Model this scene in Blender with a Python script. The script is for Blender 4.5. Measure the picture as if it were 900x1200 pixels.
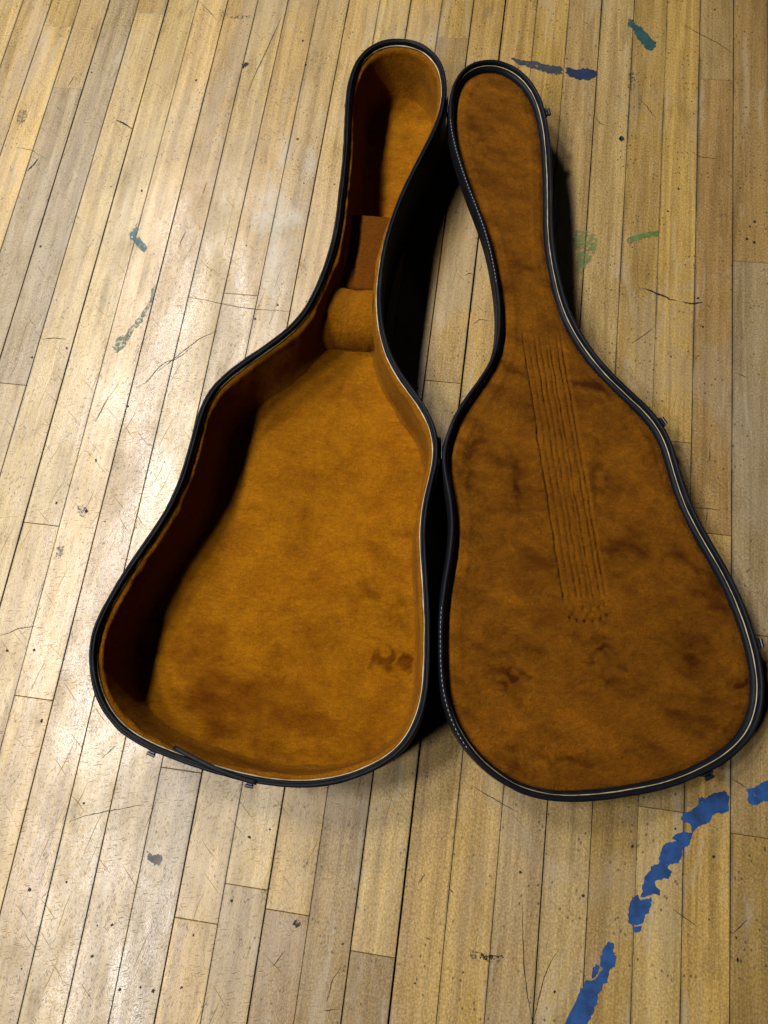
import bpy, bmesh, math, random
import numpy as np
from mathutils import Matrix, Vector

# ------------------------------------------------------------------ camera, world, lamps, exposure
scene = bpy.context.scene
for o in list(bpy.data.objects):
    bpy.data.objects.remove(o)
COL = scene.collection

cam_data = bpy.data.cameras.new('camera')
cam_data.lens = 27.0
cam_data.sensor_width = 36.0
cam_data.sensor_fit = 'AUTO'
cam_data.clip_start = 0.02
cam_data.clip_end = 100.0
cam = bpy.data.objects.new('camera', cam_data)
COL.objects.link(cam)
cam.matrix_world = Matrix(((0.98915254, -0.10793683, 0.09963382, 0.0),
                           (0.13223784, 0.94964415, -0.28405834, 0.0),
                           (-0.06395632, 0.29415239, 0.95361625, 1.03867),
                           (0, 0, 0, 1)))
scene.camera = cam

world = bpy.data.worlds.new('World')
scene.world = world
world.use_nodes = True
bg = world.node_tree.nodes['Background']
bg.inputs['Color'].default_value = (1.0, 0.93, 0.84, 1)
bg.inputs['Strength'].default_value = 0.003

# a row of ceiling fixtures to the left of the case, and one of the next row far to the right
def ceiling_lamp(x, y, z, w, l, watt, color):
    d = bpy.data.lights.new('ceiling_lamp', 'AREA')
    d.shape = 'RECTANGLE'; d.size = w; d.size_y = l
    d.energy = watt; d.color = color
    o = bpy.data.objects.new('ceiling_lamp', d)
    o.location = (x, y, z)
    COL.objects.link(o)
for ly, wt in ((2.62, 150), (1.32, 165), (0.02, 165), (-1.25, 160)):
    ceiling_lamp(-1.78, ly, 3.2, 0.30, 0.60, wt, (1.0, 0.985, 0.985))
ceiling_lamp(1.66, 4.3, 3.2, 0.25, 0.30, 6, (1.0, 0.86, 0.62))

scene.view_settings.view_transform = 'Standard'
scene.view_settings.look = 'None'
scene.view_settings.exposure = 0.0
scene.view_settings.gamma = 1.0
scene.view_settings.use_curve_mapping = False
scene.cycles.max_bounces = 6
scene.cycles.diffuse_bounces = 2
scene.cycles.glossy_bounces = 2
scene.render.resolution_x = 768
scene.render.resolution_y = 1024

random.seed(7)
RNG = np.random.default_rng(11)

# ------------------------------------------------------------------ measured shapes (metres)
BODY = [(-.0906,.9360),(-.0946,.9679),(-.1051,.9976),(-.1231,1.0209),(-.1469,1.0352),(-.1730,1.0397),(-.1982,1.0348),(-.2194,1.0198),(-.2338,.9958),(-.2407,.9660),(-.2417,.9338),(-.2394,.9013),(-.2358,.8693),(-.2322,.8377),(-.2294,.8066),(-.2275,.7761),(-.2261,.7461),(-.2244,.7165),(-.2236,.6874),(-.2246,.6591),(-.2275,.6315),(-.2319,.6047),(-.2377,.5788),(-.2457,.5543),(-.2570,.5323),(-.2714,.5129),(-.2878,.4955),(-.3046,.4787),(-.3212,.4619),(-.3367,.4443),(-.3495,.4248),(-.3578,.4029),(-.3617,.3793),(-.3631,.3552),(-.3642,.3312),(-.3659,.3076),(-.3685,.2846),(-.3727,.2624),(-.3789,.2410),(-.3865,.2205),(-.3949,.2006),(-.4035,.1809),(-.4115,.1613),(-.4187,.1415),(-.4252,.1216),(-.4306,.1017),(-.4334,.0814),(-.4323,.0610),(-.4274,.0409),(-.4194,.0216),(-.4085,.0037),(-.3947,-.0122),(-.3782,-.0253),(-.3596,-.0353),(-.3398,-.0426),(-.3194,-.0480),(-.2989,-.0523),(-.2785,-.0560),(-.2581,-.0592),(-.2377,-.0617),(-.2175,-.0636),(-.1973,-.0646),(-.1772,-.0644),(-.1573,-.0630),(-.1377,-.0602),(-.1185,-.0556),(-.0999,-.0493),(-.0822,-.0411),(-.0654,-.0312),(-.0501,-.0194),(-.0371,-.0053),(-.0274,.0110),(-.0209,.0290),(-.0173,.0481),(-.0163,.0677),(-.0172,.0876),(-.0189,.1077),(-.0210,.1281),(-.0236,.1487),(-.0268,.1694),(-.0305,.1904),(-.0345,.2116),(-.0384,.2332),(-.0413,.2551),(-.0425,.2775),(-.0417,.3001),(-.0394,.3230),(-.0375,.3461),(-.0385,.3694),(-.0443,.3921),(-.0546,.4135),(-.0684,.4334),(-.0840,.4522),(-.0996,.4714),(-.1135,.4925),(-.1246,.5157),(-.1330,.5406),(-.1389,.5668),(-.1426,.5937),(-.1443,.6212),(-.1442,.6490),(-.1425,.6770),(-.1393,.7052),(-.1346,.7333),(-.1283,.7612),(-.1207,.7890),(-.1125,.8170),(-.1042,.8453),(-.0967,.8743),(-.0916,.9045)]
LID_O = (-0.0870,0.9260,0.1120)
LID_U = (0.094625,-0.995513,0.000000)
LID_N = (0.977223,0.092887,-0.190809)
LID_Z = (0.189953,0.018055,0.981627)
LID = [(.0156,.0024),(-.0156,.0038),(-.0461,.0107),(-.0719,.0251),(-.0890,.0466),(-.0956,.0716),(-.0917,.0962),(-.0783,.1175),(-.0572,.1341),(-.0308,.1455),(-.0017,.1523),(.0287,.1561),(.0593,.1580),(.0897,.1589),(.1197,.1593),(.1494,.1589),(.1787,.1582),(.2074,.1584),(.2353,.1602),(.2624,.1635),(.2889,.1677),(.3143,.1734),(.3384,.1811),(.3610,.1910),(.3819,.2029),(.4013,.2163),(.4192,.2311),(.4359,.2470),(.4516,.2636),(.4671,.2801),(.4838,.2952),(.5027,.3074),(.5238,.3157),(.5462,.3212),(.5688,.3259),(.5907,.3314),(.6117,.3385),(.6317,.3470),(.6509,.3566),(.6697,.3666),(.6884,.3763),(.7074,.3851),(.7267,.3929),(.7463,.3995),(.7661,.4050),(.7861,.4094),(.8063,.4123),(.8266,.4133),(.8469,.4119),(.8669,.4074),(.8861,.3992),(.9034,.3872),(.9184,.3717),(.9309,.3538),(.9413,.3347),(.9503,.3150),(.9580,.2951),(.9642,.2748),(.9691,.2544),(.9731,.2339),(.9765,.2136),(.9793,.1933),(.9812,.1731),(.9820,.1531),(.9812,.1333),(.9782,.1141),(.9727,.0958),(.9647,.0786),(.9545,.0628),(.9427,.0484),(.9292,.0356),(.9142,.0246),(.8978,.0159),(.8803,.0094),(.8618,.0050),(.8427,.0025),(.8232,.0013),(.8034,.0008),(.7832,.0008),(.7629,.0018),(.7423,.0040),(.7214,.0071),(.7003,.0102),(.6789,.0123),(.6571,.0128),(.6353,.0112),(.6136,.0077),(.5919,.0034),(.5698,.0014),(.5472,.0040),(.5245,.0107),(.5024,.0202),(.4810,.0320),(.4598,.0452),(.4380,.0579),(.4148,.0678),(.3900,.0735),(.3641,.0755),(.3380,.0751),(.3118,.0729),(.2855,.0694),(.2592,.0648),(.2330,.0589),(.2072,.0515),(.1817,.0428),(.1560,.0337),(.1298,.0250),(.1028,.0169),(.0749,.0098),(.0459,.0046)]
JOINTS = [(2.0000,1.0230),(4.0000,1.2012),(3.0000,.4499),(9.0000,.6395),(5.0000,.2346),(6.0000,-.0064),(10.0000,-.0702),(11.0000,-.2409),(12.0000,-.1944),(13.0000,-.2152),(15.0000,-.2452),(21.0000,-.0341),(23.0000,-.0502),(22.0000,1.1156),(23.0000,.7676),(21.0000,.4602),(22.0000,.3294),(14.0000,1.1783),(23.0000,.1971),(15.0000,.5202),(1.0000,1.1629)]
TAPE0 = [(.3617,-.0026),(.3664,-.0095),(.3659,-.0245),(.3593,-.0284),(.3491,-.0298),(.3441,-.0387),(.3366,-.0447),(.3290,-.0482),(.3235,-.0551),(.3216,-.0627),(.3180,-.0717),(.3117,-.0743),(.3113,-.0823),(.3070,-.0926),(.2995,-.0953),(.2932,-.0970),(.2946,-.1004),(.2992,-.1045),(.2961,-.1109),(.2886,-.1132),(.2799,-.1168),(.2806,-.1219),(.2865,-.1265),(.2854,-.1314),(.2791,-.1311),(.2754,-.1330),(.2675,-.1365),(.2635,-.1367),(.2644,-.1328),(.2670,-.1210),(.2684,-.1125),(.2745,-.1056),(.2744,-.1008),(.2831,-.0972),(.2853,-.0836),(.2888,-.0746),(.2963,-.0699),(.3039,-.0688),(.2987,-.0647),(.3063,-.0587),(.3151,-.0563),(.3228,-.0564),(.3213,-.0480),(.3162,-.0450),(.3084,-.0424),(.3108,-.0346),(.3185,-.0311),(.3261,-.0263),(.3299,-.0220),(.3285,-.0147),(.3336,-.0127),(.3375,-.0147),(.3464,-.0072),(.3540,-.0042)]
TAPE1 = [(.2596,-.1344),(.2631,-.1400),(.2681,-.1388),(.2760,-.1353),(.2763,-.1433),(.2736,-.1530),(.2693,-.1583),(.2665,-.1651),(.2604,-.1679),(.2547,-.1692),(.2503,-.1661),(.2504,-.1610),(.2504,-.1493),(.2536,-.1407)]
TAPE2 = [(.2548,-.1710),(.2605,-.1697),(.2661,-.1675),(.2644,-.1740),(.2595,-.1763),(.2564,-.1749)]
TAPE3 = [(.2272,-.1909),(.2348,-.1921),(.2337,-.2002),(.2378,-.2042),(.2368,-.2156),(.2316,-.2186),(.2295,-.2268),(.2286,-.2336),(.2238,-.2355),(.2229,-.2423),(.2182,-.2474),(.2182,-.2562),(.2154,-.2633),(.2088,-.2774),(.2070,-.2885),(.1972,-.3072),(.1756,-.3105),(.1814,-.2881),(.1899,-.2671),(.1963,-.2507),(.2019,-.2410),(.2028,-.2364),(.2126,-.2336),(.2161,-.2310),(.2230,-.2195),(.2197,-.2182),(.2198,-.2068),(.2220,-.1997)]
TAPE4 = [(.2112,-.2318),(.2109,-.2262),(.2119,-.2205),(.2154,-.2166),(.2192,-.2194),(.2175,-.2241),(.2148,-.2297)]
TAPE5 = [(.4039,.0132),(.3975,.0073),(.3873,.0039),(.3893,-.0038),(.3873,-.0091),(.3911,-.0131),(.3999,-.0136),(.4050,-.0092),(.4139,-.0055),(.4280,.0015),(.4408,.0107),(.4384,.0230),(.4257,.0238),(.4142,.0177)]
MARKS = {
'teal_top': [(.1927,1.2374),(.2018,1.2356),(.2040,1.2261),(.2149,1.2220),(.2224,1.2106),(.2391,1.1905),(.2411,1.1813),(.2326,1.1701),(.2237,1.1742),(.2161,1.1868),(.2087,1.1957),(.2026,1.2142),(.1932,1.2255)],
'blue_smear': [(-.0005,1.1391),(.0215,1.1362),(.0408,1.1355),(.0605,1.1288),(.0749,1.1272),(.0870,1.1255),(.0894,1.1098),(.0761,1.1101),(.0617,1.1122),(.0470,1.1174),(.0274,1.1223),(.0126,1.1276)],
'blue_blob': [(.0941,1.1248),(.1134,1.1211),(.1225,1.1266),(.1417,1.1217),(.1479,1.1124),(.1335,1.0993),(.1145,1.1017),(.1001,1.1056),(.0939,1.1137)],
'blue_dot': [(.1894,.9879),(.1951,.9884),(.1974,.9821),(.1932,.9775),(.1890,.9815)],
'green_strip': [(.2078,.7908),(.2189,.7996),(.2381,.8071),(.2574,.8107),(.2560,.8027),(.2384,.7973),(.2192,.7898),(.2097,.7843)],
'green_cloud': [(.1303,.8019),(.1501,.8016),(.1637,.7929),(.1633,.7694),(.1532,.7454),(.1416,.7214),(.1331,.7282),(.1342,.7630),(.1249,.7817)],
'teal_left': [(-.5889,.7329),(-.5813,.7398),(-.5780,.7566),(-.5737,.7383),(-.5766,.7307),(-.5673,.7265),(-.5561,.7173),(-.5488,.7045),(-.5564,.7030),(-.5654,.7103),(-.5771,.7216)],
'green_left': [(-.5258,.6399),(-.5204,.6392),(-.5192,.6151),(-.5241,.5934),(-.5300,.5738),(-.5415,.5480),(-.5498,.5247),(-.5566,.5166),(-.5665,.5287),(-.5628,.5422),(-.5475,.5588),(-.5356,.5828),(-.5271,.6066)],
'violet_spot': [(-.5543,.2686),(-.5462,.2715),(-.5408,.2635),(-.5408,.2544),(-.5462,.2525),(-.5523,.2573)],
'grey_spot': [(-.5704,.2020),(-.5608,.2063),(-.5585,.2002),(-.5617,.1878),(-.5684,.1863)],
'slate_spot': [(-.8453,.9702),(-.8316,.9711),(-.8273,.9598),(-.8291,.9411),(-.8364,.9359),(-.8433,.9493)],
'gum': [(-.3485,-.1720),(-.3393,-.1752),(-.3294,-.1738),(-.3278,-.1781),(-.3299,-.1868),(-.3389,-.1842),(-.3467,-.1799)],
'burn': [(-.1491,-.2222),(-.1449,-.2199),(-.1415,-.2230),(-.1400,-.2287),(-.1441,-.2300),(-.1486,-.2283)],
'smudge_bl': [(.0660,-.2228),(.0724,-.2223),(.0743,-.2285),(.0844,-.2281),(.0922,-.2304),(.1042,-.2229),(.1070,-.2259),(.0949,-.2322),(.0823,-.2330),(.0696,-.2326)],
'smudge_top': [(.1976,1.1188),(.2063,1.1216),(.2101,1.0947),(.2051,1.0810),(.1971,1.0894)],
'dark_smear_top': [(-.5328,1.2099),(-.5220,1.2155),(-.5089,1.2097),(-.4892,1.2103),(-.4689,1.2075),(-.4698,1.2019),(-.4906,1.1972),(-.5112,1.2011),(-.5255,1.2033)],
'ink_blob': [(-.4668,1.0971),(-.4587,1.1010),(-.4525,1.0990),(-.4572,1.0929),(-.4639,1.0877)],
}
SPOTS = [(-.6403,.8236),(-.5852,.8194),(-.6913,1.1476),(-.7333,1.0811),(-.7341,1.0608),(-.7408,1.2094),(-.4281,1.2168),(-.3662,1.1553),(-.3528,1.1020),(-.5406,1.0562),(-.4258,1.0168),(-.3148,.8558),(-.2639,.8577),(-.3404,.9439),(.3367,1.2671),(.3792,.9016),(.3936,.8312),(.4009,.8404),(.3998,.8026),(.2846,.8928),(.2693,.8493),(.3888,.8082),(.2423,1.2001),(.3172,.6968),(.3257,.6488),(.2807,.5946),(-.5882,.2687),(-.5089,.2492),(-.5283,-.0345),(-.5643,.0570),(-.6024,.0508),(-.5404,.2619),(-.7309,.6981),(-.6773,.6017),(-.6901,.4979),(-.5456,.3409),(-.6383,.5191),(-.5173,.4316),(-.3474,-.3279),(-.3228,-.3220),(-.3064,-.3231),(-.2699,-.2567),(-.2728,-.3147),(-.3736,-.2607),(-.3921,-.2640),(-.3902,-.2980),(-.4749,-.3247),(-.4449,-.1274),(-.5280,-.0349),(-.4891,-.2371),(-.4436,-.2216),(.1956,-.1451),(.3748,-.1646),(.3768,-.1876),(.3484,-.0795),(.2515,-.0816),(.3023,-.0544),(-.1969,-.1249),(-.2215,-.1377),(-.2301,-.2124),(-.0861,-.2395),(.1194,-.1297),(.1692,-.2522),(.0059,-.2683),(.0610,-.2482),(-.3191,.6637),(-.3187,.6260),(-.3885,.7289),(-.2751,.6365),(-.3502,.5984)]
SCRATCHES = [
[(-.6642,.9607),(-.6492,.9548),(-.6321,.9442)],
[(-.7815,.8710),(-.7864,.8582),(-.7945,.8429)],
[(-.8286,.8908),(-.7981,.8864),(-.7682,.8694)],
[(-.7637,1.0516),(-.7697,1.0287)],
[(-.4139,1.2076),(-.4178,1.1851),(-.4296,1.1210),(-.4375,1.0800),(-.4447,1.0326)],
[(-.5717,1.2341),(-.5519,1.2159),(-.5284,1.1921)],
[(-.4780,.8450),(-.4805,.8214)],
[(-.4940,.7471),(-.4993,.7181)],
[(.2352,.7061),(.2463,.7045),(.2576,.6988),(.2671,.6967),(.2767,.6909),(.2861,.6903)],
[(.2955,.6886),(.3081,.6864),(.3251,.6902)],
[(.3298,.6899),(.3355,.6813)],
[(.2231,.6109),(.2412,.6270),(.2562,.6429)],
[(-.5127,.4624),(-.4970,.4756),(-.4855,.4997),(-.4745,.5118),(-.4619,.5167),(-.4505,.5270),(-.4397,.5411)],
[(-.4842,.4943),(-.4652,.5164),(-.4461,.5386),(-.4294,.5570),(-.4051,.5724)],
[(-.4649,.6271),(-.4328,.6239),(-.4076,.6197),(-.3794,.6165),(-.3517,.6153),(-.2973,.6166)],
[(-.4584,-.1521),(-.4431,-.1438),(-.4176,-.1346),(-.3917,-.1267),(-.3660,-.1181)],
[(-.4332,-.0686),(-.4201,-.0528)],
[(-.6240,.0674),(-.6070,.0746),(-.5937,.0832),(-.5760,.0877),(-.5587,.0878)],
[(-.5511,.4449),(-.5622,.4004)],
[(-.6849,.5304),(-.6646,.5343),(-.6434,.5344)],
[(.1244,-.1653),(.1275,-.1976),(.1313,-.2291),(.1390,-.2638),(.1464,-.2880)],
[(.1712,-.2072),(.1621,-.2222),(.1558,-.2390),(.1513,-.2620),(.1466,-.2880)],
[(.0496,-.0376),(.0698,-.0464),(.0893,-.0539),(.1099,-.0617)],
[(.0038,-.1486),(-.0033,-.1598)],
[(.0128,-.2180),(.0189,-.2196)],
[(.0358,-.1614),(.0414,-.1649)],
[(.3020,-.1447),(.3133,-.1507),(.3295,-.1591)],
[(.3870,-.1438),(.3712,-.1606)],
[(.2840,1.2308),(.3162,1.2092),(.3408,1.1943),(.3687,1.1707)],
[(.1481,1.0240),(.1573,1.0124),(.1643,1.0099)],
[(.2153,1.0683),(.2296,1.0538),(.2459,1.0265)],
[(.3030,.9666),(.3164,.9572),(.3430,.9550)],
[(-.0838,-.2635),(-.0920,-.2784),(-.0958,-.3039)],
[(-.1547,-.2567),(-.1659,-.2757)],
[(-.0983,-.3125),(-.0821,-.3090)],
[(.3377,.4533),(.3373,.4359)],
[(.3187,.3642),(.3349,.3650),(.3520,.3642)],
[(.3358,.3640),(.3333,.3391)],
[(.3719,.5781),(.3883,.5712)],
[(-.0350,.7041),(-.0281,.7099),(-.0174,.7074)],
[(-.0119,.6214),(-.0040,.6305),(.0094,.6284)],
[(.3693,.0136),(.3796,.0087),(.3873,.0047)],
]
STR_TOP = [(.3831,.1155),(.3768,.1723),(.4222,.1197),(.4290,.1805)]
STR_BOT = [(.7432,.1621),(.7353,.2198)]
PINS = [(.7665,.1702),(.7692,.1801),(.7697,.1901),(.7690,.2013),(.7652,.2116),(.7604,.2197)]
PINS2 = [(.7464,.1631),(.7538,.1673),(.7553,.1773),(.7547,.1885),(.7529,.1998),(.7512,.2100),(.7464,.2170)]
LATCH_LID = [(.4913,.3057),(.7883,.4104),(.9443,.3322),(-.0084,.1588)]
NAP = [(.4457,.2080),(.4270,.0991),(.5668,.0457),(.5863,.0973),(.5766,.2144),(.6809,.0684),(.6680,.2509),(.5209,.2897),(.7290,.3573),(.8048,.2097),(.7823,.1941),(.8448,.0945),(.8452,.1915),(.8377,.3930),(.8077,.3160),(.9323,.1352),(.0264,.0502),(.2891,.1006),(.6088,.2602),(.7679,.0736),(.8976,.1466),(.4745,.2435),(.1803,.0505)]
NAP_R = [(.0500,.0220,.5500),(.0300,.0120,.4500),(.0180,.0500,.4500),(.0180,.0600,.3500),(.0160,.0700,.4500),(.0200,.0600,.3500),(.0500,.0250,.3000),(.0180,.0500,.4000),(.0300,.0500,.3500),(.0220,.0120,.6000),(.0300,.0100,.4000),(.0500,.0090,.4000),(.0500,.0100,.3000),(.0100,.0100,.5500),(.0500,.0500,.2500),(.1100,.0120,.3500),(.0300,.0600,.3000),(.0300,.0500,.2500),(.0500,.0400,-.3500),(.0500,.0500,-.2500),(.1000,.0400,-.2000),(.0200,.0300,-.2500),(.0200,.0500,-.2000)]
STAINS_SHEEN = [(-.1130,.1958),(-.0818,.1021),(-.0540,.0967),(-.1977,.1951),(-.0671,.1640),(-.1006,.1313),(-.2370,.0193),(-.3234,.0749),(-.1320,-.0012),(-.1420,.2994),(-.1024,.4601)]
HINGE_S = 0.5571

RIM = 0.118          # height of the body's rim
FLOOR_IN = 0.018     # height of the plush floor inside the body
BASE = (-0.22, 0.42) # the case's origin on the floor

# ------------------------------------------------------------------ helpers
def link(name, mesh, parent=None, mat=None):
    o = bpy.data.objects.new(name, mesh)
    COL.objects.link(o)
    if parent is not None:
        o.parent = parent
    if mat is not None:
        mesh.materials.append(mat)
    return o

def mesh_from(name, V, F, smooth=True):
    m = bpy.data.meshes.new(name)
    m.from_pydata([tuple(map(float, v)) for v in V], [], [tuple(map(int, f)) for f in F])
    m.validate(); m.update()
    if smooth:
        m.polygons.foreach_set('use_smooth', [True] * len(m.polygons))
    return m

def empty(name, loc):
    o = bpy.data.objects.new(name, None)
    o.location = loc
    o.empty_display_size = 0.05
    COL.objects.link(o)
    return o

def resample(P, n):
    P = np.asarray(P, float)
    Q = np.vstack([P, P[:1]])
    s = np.r_[0, np.cumsum(np.linalg.norm(np.diff(Q, axis=0), axis=1))]
    t = np.linspace(0, s[-1], n, endpoint=False)
    return np.stack([np.interp(t, s, Q[:, k]) for k in (0, 1)], 1)

def spline(P, n):
    """closed Catmull-Rom curve through the points, evenly resampled"""
    P = np.asarray(P, float); m = 6
    p0, p1, p2, p3 = np.roll(P, 1, 0), P, np.roll(P, -1, 0), np.roll(P, -2, 0)
    out = []
    for t in np.arange(m) / m:
        out.append(.5 * (2*p1 + (p2-p0)*t + (2*p0-5*p1+4*p2-p3)*t*t + (-p0+3*p1-3*p2+p3)*t**3))
    return resample(np.stack(out, 1).reshape(-1, 2), n)

def inset(P, d):
    """offset a closed curve inwards by d (d may be an array)"""
    area = 0.5 * np.sum(P[:, 0]*np.roll(P[:, 1], -1) - P[:, 1]*np.roll(P[:, 0], -1))
    T = np.roll(P, -2, 0) - np.roll(P, 2, 0)
    T /= np.linalg.norm(T, axis=1)[:, None]
    N = np.stack([-T[:, 1], T[:, 0]], 1) * (1 if area > 0 else -1)
    return P + N * np.reshape(d, (-1, 1) if np.ndim(d) else ())

def loft(P, profile, closed=False):
    """sweep a profile of (inward offset, height) round the closed curve P"""
    n = len(P); rings = []
    for o, z in profile:
        Q = inset(P, o)
        rings.append(np.column_stack([Q, np.full(n, z) if np.ndim(z) == 0 else z]))
    V = np.vstack(rings); F = []; k = len(profile)
    for r in range(k if closed else k - 1):
        a, b = r * n, ((r + 1) % k) * n
        for i in range(n):
            j = (i + 1) % n
            F.append((a+i, a+j, b+j, b+i))
    return V, F

def scan_grid(P, rows, cols, axis=1):
    """a grid of points that fills a closed curve which every scan line crosses twice"""
    P = np.asarray(P); c = P[:, axis]; o = P[:, 1-axis]
    lo, hi = c.min() + 1e-4, c.max() - 1e-4
    t = np.linspace(0, 1, rows)
    t = 0.55 * t + 0.45 * (1 - np.cos(np.pi * t)) / 2
    t = np.where(t < .03, .03 * (t/.03)**2, np.where(t > .97, 1 - .03 * ((1-t)/.03)**2, t))
    S = lo + (hi - lo) * t
    c2, o2 = np.roll(c, -1), np.roll(o, -1)
    G = np.zeros((rows, cols, 2)); e = np.linspace(0, 1, cols)
    for r, s in enumerate(S):
        hit = (c - s) * (c2 - s) <= 0
        den = np.where(np.abs(c2 - c) < 1e-9, 1e-9, c2 - c)
        x = (o + (o2 - o) * (s - c) / den)[hit]
        G[r, :, axis] = s
        G[r, :, 1-axis] = x.min() + (x.max() - x.min()) * e
    return G

def grid_faces(rows, cols):
    i = np.arange((rows-1) * cols).reshape(rows-1, cols)[:, :-1].ravel()
    return np.stack([i, i+1, i+cols+1, i+cols], 1)

def fast_mesh(name, V, F):
    m = bpy.data.meshes.new(name)
    V = np.asarray(V, np.float32); F = np.asarray(F, np.int32)
    m.vertices.add(len(V)); m.vertices.foreach_set('co', V.ravel())
    m.loops.add(F.size); m.loops.foreach_set('vertex_index', F.ravel())
    m.polygons.add(len(F))
    m.polygons.foreach_set('loop_start', np.arange(0, F.size, 4, dtype=np.int32))
    m.polygons.foreach_set('use_smooth', np.ones(len(F), bool))
    m.update(calc_edges=True)
    m.validate()
    return m

LAT = RNG.random((256, 256))
def vnoise(x, y):
    xi, yi = np.floor(x).astype(int), np.floor(y).astype(int)
    fx, fy = x - xi, y - yi
    fx = fx*fx*(3-2*fx); fy = fy*fy*(3-2*fy)
    g = lambda a, b: LAT[(yi+b) % 256, (xi+a) % 256]
    return (g(0,0)*(1-fx)+g(1,0)*fx)*(1-fy) + (g(0,1)*(1-fx)+g(1,1)*fx)*fy - .5
def fbm(x, y, oct=3):
    s = 0; a = 1.
    for k in range(oct):
        s = s + a * vnoise(x * 2**k + 17*k, y * 2**k + 31*k); a *= .5
    return s

def ellipses(X, spots, warp=.016):
    """stains and crushed pile (+), painted sheen and raised pile (-), in soft, ragged patches"""
    wx = warp * fbm(X[:, 0]*42 + 3, X[:, 1]*42, 4); wy = warp * fbm(X[:, 0]*42, X[:, 1]*42 + 50, 4)
    f = np.zeros(len(X))
    for (x, y, rx, ry, amt, soft) in spots:
        d = np.hypot((X[:, 0] + wx - x) / rx, (X[:, 1] + wy - y) / ry)
        t = np.clip((1 - d) / (1 - soft), 0, 1)
        f += amt * t * t * (3 - 2*t)
    return f
def add_nap(mesh, f):
    at = mesh.attributes.new('nap', 'FLOAT', 'POINT')
    at.data.foreach_set('value', np.clip(f, -1, 1).astype(np.float32))

def dist_to(P, X):
    """distance of each row of X to the points of the dense curve P"""
    out = np.empty(len(X))
    for i in range(0, len(X), 20000):
        c = X[i:i+20000]
        out[i:i+20000] = np.sqrt(((c[:, None, :] - P[None]) ** 2).sum(2).min(1))
    return out

def tube(points, r, sides=8, closed=False, flat=1.0):
    """a tube along a 3-D polyline"""
    P = np.asarray(points, float); n = len(P); V = []; F = []
    for i in range(n):
        a = P[(i-1) % n] if (closed or i > 0) else P[i]
        b = P[(i+1) % n] if (closed or i < n-1) else P[i]
        t = b - a; t /= np.linalg.norm(t)
        up = np.array([0, 0, 1.]) if abs(t[2]) < .9 else np.array([1., 0, 0])
        s = np.cross(t, up); s /= np.linalg.norm(s); w = np.cross(s, t)
        rr = r if np.ndim(r) == 0 else r[i]
        for k in range(sides):
            q = 2*math.pi*k/sides
            V.append(P[i] + s*math.cos(q)*rr + w*math.sin(q)*rr*flat)
    for i in range(n if closed else n-1):
        for k in range(sides):
            a, b = i*sides, ((i+1) % n)*sides; k2 = (k+1) % sides
            F.append((a+k, a+k2, b+k2, b+k))
    if not closed:
        F.append(tuple(range(sides))[::-1]); F.append(tuple((n-1)*sides+k for k in range(sides)))
    return V, F

def box_bm(bm, c, size, rot=None, bevel=0.0):
    r = bmesh.ops.create_cube(bm, size=1.0)
    M = Matrix.Translation(c) @ (rot.to_4x4() if rot is not None else Matrix()) @ Matrix.Diagonal((*size, 1))
    bmesh.ops.transform(bm, matrix=M, verts=r['verts'])
    if bevel:
        es = list({e for v in r['verts'] for e in v.link_edges})
        bmesh.ops.bevel(bm, geom=es, offset=bevel, segments=2, affect='EDGES', profile=.5)

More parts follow.
